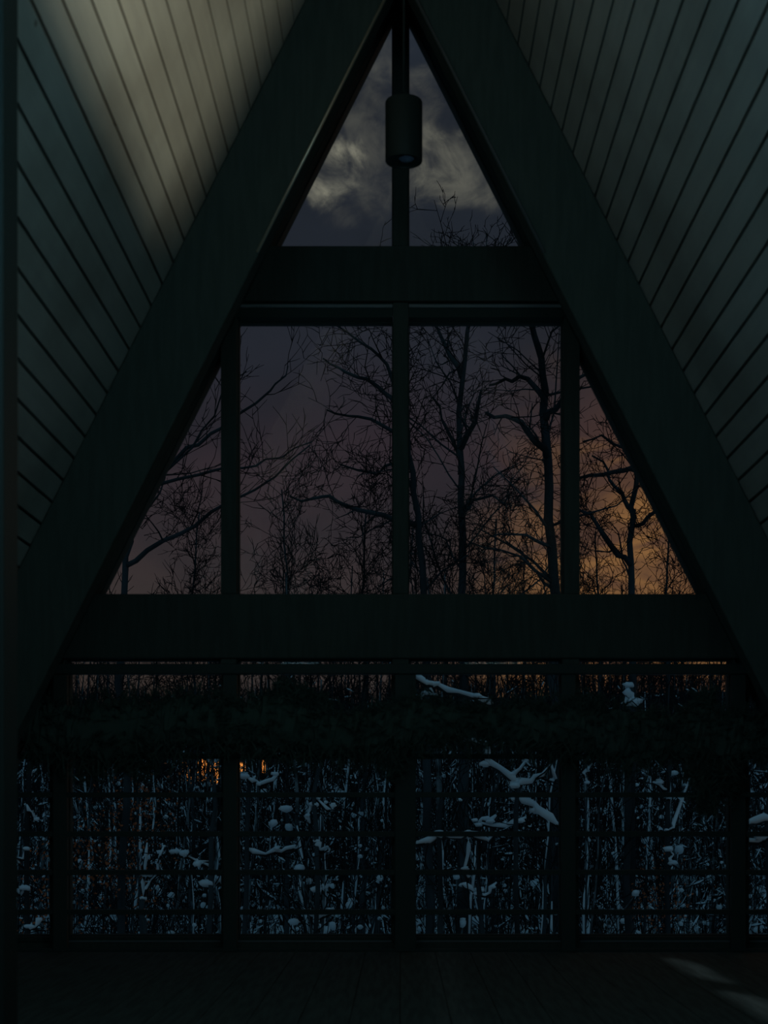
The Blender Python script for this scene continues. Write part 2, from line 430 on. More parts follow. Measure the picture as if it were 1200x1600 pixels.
window(5, [W(638, 932), W(879, 932), W(879, 503), W(638, 503)])
window(6, [W(903, 932), gr(932), (wx(903), rake_at(903))])
window(7, [gl(1462), W(83, 1462), (wx(83), rake_at(83))])
for i, (a, b) in enumerate(((107, 348), (372, 613), (639, 876), (902, 1141))):
    window(8 + i, [W(a, 1462), W(b, 1462), W(b, 1031), W(a, 1031)])
window(12, [W(1165, 1462), gr(1462), (wx(1165), rake_at(1165))])
# head rails of the two middle lights (deep frame between beam and glass, with a bead that catches light)
def rail(n, xa, xb, ya, yb, d0, d1, m='frame'):
    mb = MB(); mb.box(wx(xa) + 0.001, wx(xb) - 0.001, d0, d1, wz(yb), wz(ya)); return struct(bevel(mb.build('trim_%d' % n, M[m]), 0.002))
rail(14, 372, 614, 480.5, 503, -0.05, 0.05); rail(15, 638, 879, 480.5, 503, -0.05, 0.05)
rail(16, 372, 614, 484, 489, -0.062, -0.051, 'moulding'); rail(17, 638, 879, 484, 489, -0.062, -0.051, 'moulding')
rail(18, -140, 1392, 1462, 1469.5, -0.05, 0.05)
for i, (a, b) in enumerate(((107, 348), (372, 613), (639, 876), (902, 1141), (1165, 1380))):
    rail(19 + i, a, b, 1467.5, 1469.5, -0.062, -0.051, 'moulding')
# the middle beam's shadow-gap sides between posts and rake at the mid lights top corner
# ------------------------------------------------------------------ railing in front of the low windows
RY = -0.16; rd = DW + RY; RS = FP / rd
def rz(py): return EYE + (1250 - py) / RS
def rx(px): return (px - 626) / RS
rail_root = empty('guard_railing', (0, RY, 0))
tag(rail_root, 'black guard railing of thin horizontal bars in front of the lowest row of windows', 'railing')
def rpart(name, x0, x1, z0, z1, t, bv=0.002):
    mb = MB(); mb.box(x0, x1, -t / 2, t / 2, z0, z1); return bevel(mb.build(name, M['metal'], rail_root), bv)
zt = rz(1046); h = 8 / RS; wd = slope_x(zt + h) - 0.01
rpart('top_rail', -wd, wd, zt - h, zt + h, 0.05, 0.004)
for py in (1121, 1182, 1242, 1303, 1363, 1425, 1486):
    z = rz(py); h = 4.2 / RS; wd = slope_x(z + h) - 0.01
    rpart('rail', -wd, wd, z - h, z + h, 0.018)
for a, b in ((84, 106), (349, 371), (617, 650), (877, 899), (1142, 1164)):
    rpart('post', rx(a), rx(b), 0.0, rz(1054) - 0.0005, 0.03)

# ------------------------------------------------------------------ evergreen garland over the railing
prof = [(40, 1096, 1182), (70, 1088, 1190), (110, 1088, 1200), (150, 1082, 1206), (190, 1080, 1210), (230, 1078, 1196), (270, 1078, 1184),
        (310, 1078, 1178), (350, 1080, 1178), (400, 1084, 1184), (440, 1074, 1188), (480, 1090, 1192), (510, 1110, 1190), (550, 1108, 1188),
        (600, 1088, 1190), (640, 1084, 1176), (690, 1094, 1162), (740, 1100, 1164), (790, 1096, 1170), (850, 1088, 1182), (905, 1090, 1192),
        (950, 1098, 1195), (1000, 1104, 1196), (1050, 1104, 1192), (1095, 1092, 1200), (1130, 1104, 1204), (1180, 1108, 1190), (1215, 1108, 1186)]
GY = RY - 0.075; gd = DW + GY
g_root = empty('evergreen_garland', (0, GY, 0))
tag(g_root, 'thick dark evergreen garland draped along the guard railing across the windows', 'garland')
random.seed(11)
def gpt(px, py): return Vector(((px - 626) / FP * gd, 0, EYE + (1250 - py) / FP * gd))
core = MB(); cpts = []; crad = []
for i in range(len(prof) - 1):
    (xa, ta, ba), (xb, tb, bb) = prof[i], prof[i + 1]
    for k in range(3):
        f = k / 3; px = xa + (xb - xa) * f; t = ta + (tb - ta) * f; b = ba + (bb - ba) * f
        p = gpt(px, (t + b) / 2); cpts.append(p); crad.append((b - t) / 2 / FP * gd * (0.90 + 0.08 * math.sin(i * 2.1 + k)))
core.tube(cpts, [r * 0.12 for r in crad], 8)
core.build('stem', M['needle'], g_root, True)
fol = MB()
# dense inner tufts and outer needle sprigs
cn_ = 14; cb = 0; rg = random.Random(3)
fine = []
for i in range(len(cpts) - 1):
    for k in range(3): fine.append((cpts[i].lerp(cpts[i + 1], k / 3), crad[i] + (crad[i + 1] - crad[i]) * k / 3))
for i, (c, r) in enumerate(fine):
    for k in range(cn_):
        th_ = 2 * PI * k / cn_; q = r * rg.uniform(0.66, 0.96)
        fol.v.append((c.x + rg.uniform(-.004, .004), c.y + min(0.62 * q, 0.056) * math.sin(th_), c.z + q * math.cos(th_)))
for i in range(len(fine) - 1):
    for k in range(cn_):
        k2 = (k + 1) % cn_; fol.f.append((i * cn_ + k, i * cn_ + k2, (i + 1) * cn_ + k2, (i + 1) * cn_ + k)); fol.m.append(0)
def needle(mbd, p, d, l, w):
    s = d.orthogonal().normalized()
    s = Matrix.Rotation(random.uniform(0, 2 * PI), 3, d) @ s
    b = len(mbd.v); q = p + d * l
    mbd.v += [tuple(p - s * w), tuple(p + s * w), tuple(q)]
    mbd.f.append((b, b + 1, b + 2)); mbd.m.append(0)
def sprig(p, d, l, nn=22, nl=0.026):
    pts = [p, p + d * l * 0.5 + Vector((0, 0, -0.1 * l)), p + d * l + Vector((0, 0, -0.25 * l))]
    fol.tube(pts, [0.003, 0.002, 0.001], 3)
    for j in range(nn):
        f = (j + 0.5) / nn; q = pts[0].lerp(pts[2], f)
        nd_ = (d * 0.9 + Vector((random.gauss(0, 0.6), random.gauss(0, 0.6), random.gauss(0, 0.6)))).normalized()
        needle(fol, q, nd_, nl * random.uniform(0.7, 1.15), 0.0014)
for i in range(len(cpts) - 1):
    seg = (cpts[i + 1] - cpts[i]).length; n = max(3, int(seg / 0.0011))
    for j in range(n):
        f = random.random(); c = cpts[i].lerp(cpts[i + 1], f); r = crad[i] * (1 - f) + crad[i + 1] * f
        th = random.uniform(0, 2 * PI); rr = r * random.uniform(0.6, 1.0)
        yo = min(max(rr * math.sin(th) * 0.55, -0.06), 0.052)
        p = c + Vector((0, yo, rr * math.cos(th)))
        d = Vector((random.gauss(0, 0.8), 0.5 * math.sin(th) + random.gauss(0, 0.2), math.cos(th) + random.gauss(0, 0.35))).normalized()
        if yo > 0.03: d.y = -abs(d.y)
        sprig(p, d, random.uniform(0.02, 0.06) * (1.0 if random.random() < 0.93 else 1.7), 20)
# larger tufts and hanging ends that stand out of the outline
for px, py, r, cnt in ((445, 1078, 20, 60), (472, 1082, 18, 60), (505, 1098, 16, 50), (140, 1192, 26, 80), (215, 1190, 26, 80), (1100, 1092, 17, 60), (1112, 1225, 30, 140), (1104, 1250, 22, 90),
                       (1130, 1215, 24, 90), (1088, 1208, 22, 70), (930, 1098, 14, 30), (612, 1196, 18, 40), (60, 1178, 20, 40), (600, 1182, 16, 40), (905, 1104, 22, 50)):
    c = gpt(px, py); r = r / FP * gd
    for j in range(cnt):
        o = Vector((random.gauss(0, .45), random.gauss(0, .3), random.gauss(0, .45)))
        d = Vector((random.gauss(0, 1), random.gauss(0, .3), random.gauss(0, 1) - 0.15)).normalized(); 
        q = c + o * r; q.y = min(max(q.y, -0.06), 0.03)
        sprig(q, d, random.uniform(0.4, 0.9) * r, 18, 0.024)
fol.build('foliage', M['needle'], g_root)

# ------------------------------------------------------------------ pendant lamp under the ridge
PD = 4.7; pc = at(631, 205, PD); pr = 29 / FP * PD
lamp = empty('pendant_lamp', (pc.x, pc.y, 0))
tag(lamp, 'black cylindrical pendant lamp hanging from the ridge before the topmost windows', 'pendant lamp')
ztop = at(631, 158, PD).z; zbot = at(631, 253, PD).z
mb = MB(); rc = 0.006
pf = [(0.0005, ztop), (pr * 0.5, ztop), (pr - rc, ztop), (pr - rc * .3, ztop - rc * .3), (pr, ztop - rc), (pr, zbot + 0.003), (pr - 0.0015, zbot), (pr - 0.004, zbot), (pr - 0.004, zbot + 0.008)]
mb.lathe(pf, (0, 0)); mb.build('lamp_shade', M['lamp'], lamp, True)
mb = MB(); mb.lathe([(pr - 0.0045, zbot + 0.006), (pr * 0.72, zbot + 0.012), (pr * .6, zbot + 0.016), (0.0005, zbot + 0.016)], (0, 0)); mb.build('inner_baffle', M['lamp'], lamp, True)
mb = MB(); mb.lathe([(pr * 0.42, zbot + 0.010), (pr * .3, zbot + 0.004), (0.0005, zbot + 0.002)], (0.008, 0)); o = mb.build('bulb', M['reflector'], lamp, True); o['label'] = 'bulb face coloured with caught blue light'
mb = MB(); mb.tube([Vector((0, 0, ztop)), Vector((0, 0, ZR - 0.06))], [0.004, 0.004], 10); mb.build('cord', M['lamp'], lamp, True)
mb = MB(); mb.lathe([(0.0005, ztop + 0.022), (0.010, ztop + 0.02), (0.012, ztop + 0.001)], (0, 0), 20); mb.build('cord_grip', M['lamp'], lamp, True)
mb = MB(); mb.lathe([(0.004, ZR - 0.085), (0.02, ZR - 0.082), (0.022, ZR - 0.045)], (0, 0), 24); mb.build('ceiling_canopy', M['lamp'], lamp, True)

# ------------------------------------------------------------------ the ground outside
GZ = -3.3
def ground_z(x, y):
    d = y + DW
    h = GZ + 0.35 * mnoise.noise(Vector((x * 0.08, y * 0.08, 0)))
    if d > 58:
        t = (d - 58) / 72
        h += 12.0 * (t * t * (3 - 2 * t) if t < 1 else 1) * (1 + 0.06 * math.sin(x * 0.06))
    return h
mb = MB(); nx_, ny_ = 80, 90
for j in range(ny_ + 1):
    for i in range(nx_ + 1):
        x = -70 + 140 * i / nx_; y = 0.5 + 150 * j / ny_
        mb.v.append((x, y, ground_z(x, y)))
for j in range(ny_):
    for i in range(nx_):
        a = j * (nx_ + 1) + i; mb.f.append((a, a + 1, a + nx_ + 2, a + nx_ + 1)); mb.m.append(0)
go = mb.build('ground', M['ground'], None, True); go['kind'] = 'structure'

# ------------------------------------------------------------------ trees
class Tree:
    def __init__(s, seed, minr, levels, spread=1.0, up=0.12, wob=0.22, dens=1.0):
        s.b = MB(); s.t = MB(); s.snow = MB(); s.rnd = random.Random(seed)
        s.minr = minr; s.levels = levels; s.spread = spread; s.up = up; s.wob = wob; s.dens = dens; s.snowlim = -1
        s.snowp = 0.0; s.fill = 1.0
    def rv(s): 
        g = s.rnd.gauss; return Vector((g(0, 1), g(0, 1), g(0, 1)))
    def limb(s, pts, r0, r1, level, sides=None, kids=True, lenk=0.5, start=0.12, cd=1.0, kmin=0.0):
        """explicit polyline limb, subdivided with small wobble, then children"""
        P = []
        for i in range(len(pts) - 1):
            n = max(2, int((pts[i + 1] - pts[i]).length / (0.35 if level < 2 else 0.22)))
            for k in range(n):
                p = pts[i].lerp(pts[i + 1], k / n)
                if k: p = p + s.rv() * 0.018
                P.append(p)
        P.append(pts[-1]); n = len(P)
        rad = [r0 + (r1 - r0) * (i / (n - 1)) for i in range(n)]
        (s.b if r0 > s.minr * 2.2 else s.t).tube(P, rad, sides or (8 if r0 > 0.08 else 6 if r0 > 0.03 else 4), 0)
        s.addsnow(P, rad)
        L_ = sum((P[i + 1] - P[i]).length for i in range(n - 1))
        if kids: s.children(P, rad, L_, level, lenk, start, cd, kmin)
        return P
    def addsnow(s, P, rad):
        if s.snowp <= 0: return
        for i in range(len(P) - 1):
            d = P[i + 1] - P[i]
            if P[i].z > 2.4: continue
            if abs(d.z) < 0.75 * d.length and rad[i] > s.minr * 0.8 and s.rnd.random() < s.snowp:
                r = max(rad[i] * 0.9, 0.012)
                s.snow.tube([P[i] + Vector((0, 0, rad[i] * .7)), (P[i] + P[i + 1]) / 2 + Vector((0, 0, rad[i] * 0.9)), P[i + 1] + Vector((0, 0, rad[i + 1] * .7))], [r * .5, r, r * .5], 5)
    def children(s, P, rad, L_, level, lenk, start, cd=1.0, kmin=0.0):
        if level >= s.levels: return
        n = len(P); per = (3.2, 6.5, 9.0, 9.5, 6.5)[min(level, 4)] * s.dens * cd      # side shoots per metre
        cnt = max(2, int(L_ * (1 - start) * per))
        floor_ = (0, 0.0, 0.50, 0.32, 0.18)[min(level + 1, 4)] * s.fill
        for c in range(cnt):
            f = start + (1 - start) * ((c + s.rnd.random()) / cnt)
            i = min(n - 2, int(f * (n - 1))); p = P[i].lerp(P[i + 1], f * (n - 1) - i)
            d = (P[i + 1] - P[i]).normalized()
            s_ = s.rv(); s_ = (s_ - d * s_.dot(d)).normalized()
            if level == 0: s_ = (s_ + Vector((0, 0, 0.25))).normalized()
            ang = s.rnd.uniform(0.55, 1.15) * s.spread
            nd_ = (d * math.cos(ang) + s_ * math.sin(ang)).normalized()
            l = max(L_ * lenk * (1 - 0.55 * f), kmin, floor_) * s.rnd.uniform(0.55, 1.15)
            r = max(s.minr, rad[i] * s.rnd.uniform(0.26, 0.5))
            s.grow(p, nd_, l, r, level + 1)
    def grow(s, p, d, l, r, level):
        if l < 0.08: return
        step = 0.26 if level <= 1 else 0.13 if level == 2 else 0.085
        n = min(16, max(2, int(l / step))); P = [p.copy()]; q = p.copy()
        bend = s.rv() * 0.10
        for i in range(n):
            d = (d + s.rv() * s.wob + bend + Vector((0, 0, s.up))).normalized()
            q = q + d * (l / n); P.append(q.copy())
        r1 = max(s.minr * 0.55, r * 0.35)
        rad = [r + (r1 - r) * i / n for i in range(n + 1)]
        (s.b if r > s.minr * 2.2 else s.t).tube(P, rad, 6 if r > 0.03 else 4 if r > 0.012 else 3, 0, False)
        s.addsnow(P, rad)
        s.children(P, rad, l, level, 0.52, 0.15)
    def build(s, name, label, cat, bark='bark', group=None, origin=None, snow=True):
        root = s.b.build(name, M[bark], None, True, origin) if s.b.v else None
        tag(root, label, cat, group)
        if s.t.v: s.t.build('twigs', M['twig'], root, False, origin)['kind'] = 'stuff'
        if snow and s.snow.v: s.snow.build('snow', M['snow'], root, True, origin)['kind'] = 'stuff'
        return root
def base(px, d):
    p = at(px, 930, d); p.z = ground_z(p.x, p.y) - 0.05; return p
def shift(p, dy): return Vector((p.x, p.y + dy, p.z))
nseg = 0
def A(d, *pp):
    """polyline through picture points, each optionally with its own depth offset"""
    out = []
    for q in pp:
        out.append(at(q[0], q[1], d + (q[2] if len(q) > 2 else 0)))
    return out

# 1 tall straight tree behind the right middle window
d = 19; t = Tree(1, 0.0052, 4, 1.0, 0.05, 0.26, 1.0); t.snowp = 0.06
t.limb([base(722, d)] + A(d, (724, 1000), (723, 900), (720, 780), (718, 690), (722, 600), (730, 520), (738, 455)), 0.095, 0.02, 0, lenk=0.27, start=0.42, cd=1.15, kmin=0.8)
t.limb(A(d, (720, 700), (742, 660, -.5), (752, 610, -1)), 0.045, 0.015, 1, lenk=0.5)
t.limb(A(d, (722, 590), (706, 560, .3), (690, 528, .6), (672, 500, .9)), 0.04, 0.015, 1, lenk=0.5)
t.limb(A(d, (718, 740), (708, 690, .3), (690, 655, .8), (676, 620, 1)), 0.03, 0.012, 1, lenk=0.5)
t.limb(A(d, (724, 800), (738, 782, -.3), (770, 774, -.6), (800, 790, -.8)), 0.025, 0.01, 1, lenk=0.5)
for q in (((738, 460), (744, 410), (738, 372)), ((736, 470), (712, 425), (698, 385)), ((736, 470), (765, 420), (782, 378)), ((734, 490), (690, 440), (662, 396)),
          ((738, 465), (755, 405), (760, 366)), ((736, 480), (790, 430), (812, 385)), ((736, 470), (720, 415), (716, 375)), ((730, 500), (650, 440), (606, 388)), ((738, 470), (770, 410), (800, 372)),
          ((736, 480), (700, 430), (678, 392)), ((738, 475), (730, 420), (728, 378)), ((736, 485), (800, 420), (826, 380))):
    t.limb(A(d, *q), 0.018, 0.006, 2, lenk=0.26, start=0.2, cd=1.5)
t.build('bare_tree', 'tall straight bare tree just right of the centre post, crown reaching the topmost window', 'tree')
# 2 thick leaning pale trunk beside the right mullion
d = 16; t = Tree(2, 0.0046, 4, 1.0, 0.04, 0.28, 1.0); t.snowp = 0.06
t.limb([base(870, d)] + A(d, (869, 1000), (868, 930), (862, 850), (858, 760), (853, 680), (852, 610), (846, 560), (835, 525), (824, 495), (812, 462)), 0.085, 0.024, 0, lenk=0.22, start=0.5, cd=1.1, kmin=0.7)
t.limb(A(d, (856, 715), (836, 690, -.3), (815, 660, -.6), (790, 650, -.8), (760, 645, -1)), 0.04, 0.016, 1, lenk=0.5)
t.limb(A(d, (850, 622), (836, 605, .2), (812, 588, .4), (790, 592, .7), (765, 602, .9)), 0.034, 0.012, 1, lenk=0.5)
t.limb(A(d, (853, 655), (868, 640, -.1), (885, 612, -.3), (905, 590, -.5), (930, 585, -.6)), 0.036, 0.012, 1, lenk=0.5)
t.limb(A(d, (862, 855), (838, 845, -.3), (800, 835, -.6), (770, 838, -.8)), 0.022, 0.01, 1, lenk=0.6)
t.limb(A(d, (864, 920), (840, 895, .3), (815, 862, .4), (790, 845, .6)), 0.018, 0.008, 1, lenk=0.6)
t.build('bare_tree', 'thick bare tree leaning beside the right-hand post of the middle windows', 'tree')
# 3 forked tree in the right corner window
d = 17; t = Tree(3, 0.0048, 4, 1.0, 0.10, 0.24, 1.0); t.snowp = 0.06
t.limb([base(986, d)] + A(d, (988, 1000), (987, 930), (986, 880), (990, 810), (994, 760), (998, 730), (1004, 690), (1008, 640)), 0.06, 0.02, 0, lenk=0.2, start=0.6, kmin=0.5)
t.limb(A(d, (986, 884), (965, 868, -.2), (945, 840, -.4), (930, 815, -.5), (912, 800, -.6), (895, 790, -.7)), 0.032, 0.012, 1, lenk=0.45)
t.limb(A(d, (991, 800), (975, 780, .3), (960, 760, .5), (950, 735, .7), (925, 712, .8)), 0.03, 0.01, 1, lenk=0.5)
t.limb(A(d, (994, 822), (1012, 808, -.3), (1028, 795, -.4), (1050, 770, -.6), (1070, 735, -.8)), 0.026, 0.01, 1, lenk=0.5)
t.limb(A(d, (997, 735), (975, 735, .2), (940, 742, .4), (905, 747, .6), (880, 740, .8)), 0.034, 0.012, 1, lenk=0.5)
t.limb(A(d, (1000, 710), (975, 700, -.2), (940, 680, -.3), (910, 690, -.3)), 0.022, 0.01, 1, lenk=0.6)
t.build('bare_tree', 'forked bare tree seen through the right corner window against the orange sky', 'tree')
# 4 tree hidden by the centre post, limbs reaching left
d = 15; t = Tree(4, 0.0044, 4, 1.0, 0.03, 0.28, 1.05); t.snowp = 0.06
t.limb([base(672, d)] + A(d, (668, 1000), (662, 920), (654, 840), (646, 770), (638, 710), (632, 640), (626, 570), (622, 500)), 0.055, 0.02, 0, lenk=0.16, start=0.55, kmin=0.45)
t.limb(A(d, (648, 820), (615, 812, -.2), (585, 802, -.3), (540, 790, -.5), (515, 775, -.6), (485, 780, -.7), (452, 775, -.8)), 0.032, 0.010, 1, lenk=0.32)
t.limb(A(d, (634, 660), (612, 622, .1), (590, 604, .2), (560, 590, .4), (530, 575, .5), (505, 560, .6)), 0.028, 0.009, 1, lenk=0.36)
t.limb(A(d, (630, 620), (605, 570, -.1), (580, 545, -.2), (550, 525, -.3), (520, 505, -.4)), 0.026, 0.009, 1, lenk=0.36)
t.limb(A(d, (638, 700), (610, 672, -.2), (580, 655, -.4), (545, 650, -.5), (510, 640, -.5)), 0.022, 0.008, 1, lenk=0.36)
t.limb(A(d, (644, 760), (612, 725, .2), (590, 742, .4), (560, 735, .5), (530, 725, .6)), 0.022, 0.008, 1, lenk=0.36)
t.build('bare_tree', 'bare tree standing behind the centre post with long limbs reaching left', 'tree')
# 5 left corner tree
d = 13; t = Tree(5, 0.0038, 4, 0.75, 0.13, 0.13, 0.75); t.snowp = 0.06
t.limb([base(190, d)] + A(d, (192, 1000), (194, 930), (196, 870), (203, 820), (214, 780)), 0.045, 0.024, 0, kids=False)
t.limb(A(d, (214, 780), (240, 750, .1), (275, 718, .2), (310, 695, .3), (348, 668, .4), (400, 630, .5), (430, 600, .6), (450, 572, .7)), 0.024, 0.006, 1, lenk=0.3)
t.limb(A(d, (197, 884), (230, 860, -.1), (280, 835, -.3), (330, 800, -.4), (372, 778, -.5), (430, 745, -.6), (485, 695, -.7)), 0.024, 0.006, 1, lenk=0.42)
t.limb(A(d, (218, 776), (255, 755, -.1), (310, 742, -.3), (355, 730, -.4), (400, 728, -.5), (440, 715, -.6), (488, 690, -.7)), 0.018, 0.006, 1, lenk=0.36)
t.limb(A(d, (250, 745, .1), (300, 700, .1), (335, 650, .1), (352, 600, .1), (385, 580, .1)), 0.014, 0.005, 1, lenk=0.5)
t.limb(A(d, (200, 850), (215, 815, .3), (250, 770, .6), (262, 720, .8)), 0.013, 0.005, 1, lenk=0.5)
t.build('bare_tree', 'slender bare tree in the left corner window with limbs sweeping up to the right', 'tree')
# 6, 7 smaller rounded trees in the second middle window
for i, (px, tx, ty, d, lab) in enumerate(((447, 440, 765, 24, 'small round-crowned bare tree low in the left middle window'),
                                         (566, 572, 800, 22, 'small bare tree low beside the left of the centre post'),
                                         (300, 312, 800, 26, 'thin bare tree low in the left corner window'),
                                         (770, 775, 812, 24, 'small bare tree low between the two big trunks of the right middle window'),
                                         (1040, 1045, 835, 24, 'small bare tree low at the far right of the right corner window'),
                                         (935, 930, 830, 27, 'small bushy bare tree left of the forked tree in the right corner window'))):
    t = Tree(20 + i, 0.0060, 4, 0.95, 0.08, 0.22, 1.15); t.snowp = 0.04
    t.limb([base(px, d)] + A(d, (px + 2, 1010), (px, 930), ((px + tx) / 2, (930 + ty) / 2), (tx, ty)), 0.05, 0.012, 0, lenk=0.26, start=0.5, cd=1.5, kmin=0.8)
    t.build('bare_tree', lab, 'tree')

# ------------------------------------------------------------------ saplings with snow (copied variants)
def copy_tree(o, loc, rot, sc):
    c = o.copy(); C.objects.link(c); c.location = loc; c.rotation_euler = (0, 0, rot); c.scale = sc
    for ch in list(o.children):
        k = ch.copy(); C.objects.link(k); k.parent = c
    return c
saps = []
for v in range(8):
    rr = random.Random(100 + v); t = Tree(60 + v, 0.0060, 3, 0.75, 0.20, 0.17, 0.85); t.snowp = 0.5
    hgt = rr.uniform(5.2, 7.4); lean = Vector((rr.uniform(-.9, .9), rr.uniform(-.5, .5), hgt))
    pts = [Vector((0, 0, -0.1)), lean * 0.3 + Vector((rr.uniform(-.15, .15), 0, 0)), lean * 0.6 + Vector((rr.uniform(-.2, .2), 0, 0)), lean]
    P = t.limb(pts, rr.uniform(0.022, 0.045), 0.008, 0, lenk=0.24, start=0.25, cd=1.3, kmin=0.7)
    # snow plastered on the weather side, in patches, and caught in the forks
    for i in range(len(P) - 2):
        if P[i].z < 4.2 and rr.random() < 0.5:
            o_ = Vector((-0.012, -0.016, 0)); r = 0.02
            t.snow.tube([P[i] + o_, P[i + 1] + o_, P[i + 2] + o_], [r * .6, r, r * .5], 5)
    for k in range(22):
        i = rr.randrange(2, len(P) - 3); q = P[i] + Vector((rr.uniform(-.45, .45), rr.uniform(-.4, .4), rr.uniform(-.2, .2)))
        if q.z < 4.6:
            a = rr.uniform(0.012, 0.045); t.snow.blob(q, a * rr.uniform(.9, 1.8), a, a * rr.uniform(.7, 1.3), k * 31 + v)
            t.b.tube([P[max(0, i - 2)], q + Vector((0, 0, -a * .3))], [0.008, 0.006], 3)
    saps.append((t, v))
protos = []
for t, v in saps:
    o = t.build('snowy_sapling', 'x', 'sapling', 'birch' if v % 2 else 'bark'); protos.append(o)
random.seed(77)
cuts = [(83, 'far-left narrow lowest window'), (360, 'first wide lowest window from the left'), (626, 'second wide lowest window from the left'),
        (889, 'third wide lowest window from the left'), (1153, 'fourth wide lowest window from the left'), (9999, 'far-right narrow lowest window')]
used = set(); spots = []
for k in range(150):
    dd = 11 + 34 * random.random() ** 0.8
    px = -60 + 1320 * ((k * 0.61803) % 1.0) + random.uniform(-10, 10)
    spots.append((px, dd))
for k, (px, dd) in enumerate(spots):
    p = at(px, 1250, dd); z = ground_z(p.x, p.y)
    v = k % 8
    o = protos[v]
    loc = (p.x, p.y, z); rot = random.uniform(0, 6.28); sc = random.uniform(0.8, 1.1) * (0.8 if dd < 17 else 1.0)
    if v in used: o = copy_tree(o, loc, rot, (sc, sc, sc))
    else: used.add(v); o.location = loc; o.rotation_euler = (0, 0, rot); o.scale = (sc, sc, sc)
    for lim, nm in cuts:
        if px < lim: break
    o['label'] = 'slim snow-dusted sapling in the dark wood behind the ' + nm
    o['group'] = 'saplings behind the ' + nm

# ------------------------------------------------------------------ snow-laden boughs with a character of their own
def snowbough(label, d, trunk, boughs, tw=0.03):
    t = Tree(hash(label) % 9973 if False else sum(map(ord, label)), 0.006, 3, 0.9, 0.1, 0.22, 0.7)
    t.limb(trunk, tw, tw * 0.6, 0, kids=False)
    for pts, r, sr in boughs:
        P = t.limb(pts, r, r * 0.5, 2, lenk=0.28, start=0.2)
        sp = [p + Vector((0, -r * .2, r * 0.7 + sr * .35)) for p in P]
        rr = [sr * t.rnd.uniform(0.6, 1.0) * (0.30 + 0.65 * abs(math.sin(i * 1.3 + d)) * (0.8 + 0.4 * t.rnd.random())) for i in range(len(P))]
        rr[0] *= .5; rr[-1] *= .5
        if len(sp) > 1: t.snow.tube(sp, rr, 7)
        for i in range(0, len(P), 3):
            a = sr * t.rnd.uniform(.45, .95); t.snow.blob(sp[i] + t.rv() * sr * .3, a * 1.5, a, a * .8, i + int(d * 10), 0, 5, 8, .32)
    return t.build('snow_laden_tree', label, 'tree')
d = 9
def up(px, d, top): return [base(px, d)] + A(d, (px, 1300), (px + 4, top))
snowbough('small tree with a snow-covered bough sloping right above the garland, right of the centre post', 9, up(636, 9, 1050),
          [(A(9, (640, 1062), (668, 1072), (700, 1083), (740, 1092), (770, 1105)), 0.014, 0.026), (A(9, (640, 1090), (662, 1086), (672, 1078)), 0.01, 0.02)])
snowbough('tree with a thick snow-capped fork beneath the garland in the third wide lowest window', 9.5, up(806, 9.5, 1225),
          [(A(9.5, (806, 1228), (780, 1205), (760, 1180), (735, 1160)), 0.016, 0.036), (A(9.5, (806, 1232), (830, 1225), (848, 1215), (868, 1222)), 0.012, 0.028),
           (A(9.5, (808, 1250), (835, 1262), (860, 1282), (880, 1298)), 0.012, 0.034), (A(9.5, (800, 1215), (812, 1205), (828, 1200)), 0.01, 0.02)])
snowbough('tree with a level snow-covered bough low in the third wide lowest window', 9, up(686, 9, 1250),
          [(A(9, (686, 1308), (720, 1310), (745, 1309), (768, 1310)), 0.014, 0.026), (A(9, (686, 1310), (670, 1318), (650, 1324)), 0.014, 0.034), (A(9, (732, 1312), (731, 1340), (733, 1375)), 0.012, 0.018)])
snowbough('tree with an oval lump of snow above the garland in the fourth wide lowest window', 12, up(982, 12, 1075),
          [(A(12, (983, 1080), (985, 1092), (990, 1106)), 0.016, 0.055)], 0.04)
snowbough('young tree with a Y-shaped snowy fork low in the first wide lowest window', 10, [base(226, 10)] + A(10, (226, 1440), (224, 1405)),
          [(A(10, (225, 1405), (236, 1378), (246, 1350), (256, 1325)), 0.010, 0.014), (A(10, (225, 1405), (226, 1370), (230, 1320)), 0.010, 0.02), (A(10, (229, 1375), (233, 1372)), 0.012, 0.045)])
snowbough('tree with a drooping snowy bough under the garland in the second wide lowest window', 10, up(386, 10, 1215),
          [(A(10, (386, 1218), (400, 1224), (418, 1224), (432, 1215)), 0.010, 0.028), (A(10, (386, 1330), (415, 1338), (440, 1334), (462, 1326)), 0.010, 0.028)])
snowbough('tree with lumps of snow stacked on its trunk in the second wide lowest window', 10, up(494, 10, 1200),
          [(A(10, (492, 1260), (482, 1275), (484, 1290)), 0.010, 0.024), (A(10, (494, 1318), (500, 1332), (512, 1328)), 0.012, 0.032), (A(10, (494, 1395), (500, 1390), (504, 1388)), 0.01, 0.034),
           (A(10, (494, 1432), (505, 1434), (520, 1436)), 0.012, 0.036), (A(10, (494, 1250), (520, 1270), (526, 1262)), 0.01, 0.022)])
snowbough('tree with round snow cushions low in the first wide lowest window', 10, up(330, 10, 1225),
          [(A(10, (274, 1336), (286, 1338), (296, 1340)), 0.01, 0.03), (A(10, (330, 1350), (318, 1352), (308, 1346)), 0.01, 0.026), (A(10, (330, 1385), (342, 1380), (352, 1378)), 0.01, 0.036), (A(10, (330, 1348), (290, 1338), (280, 1336)), 0.01, 0.012)])
snowbough('tree with a heavy snowy bough crossing the far-right narrow lowest window', 8, up(1200, 8, 1240),
          [(A(8, (1160, 1290), (1180, 1288), (1205, 1286)), 0.014, 0.036), (A(8, (1165, 1318), (1185, 1314), (1206, 1316)), 0.012, 0.03)])
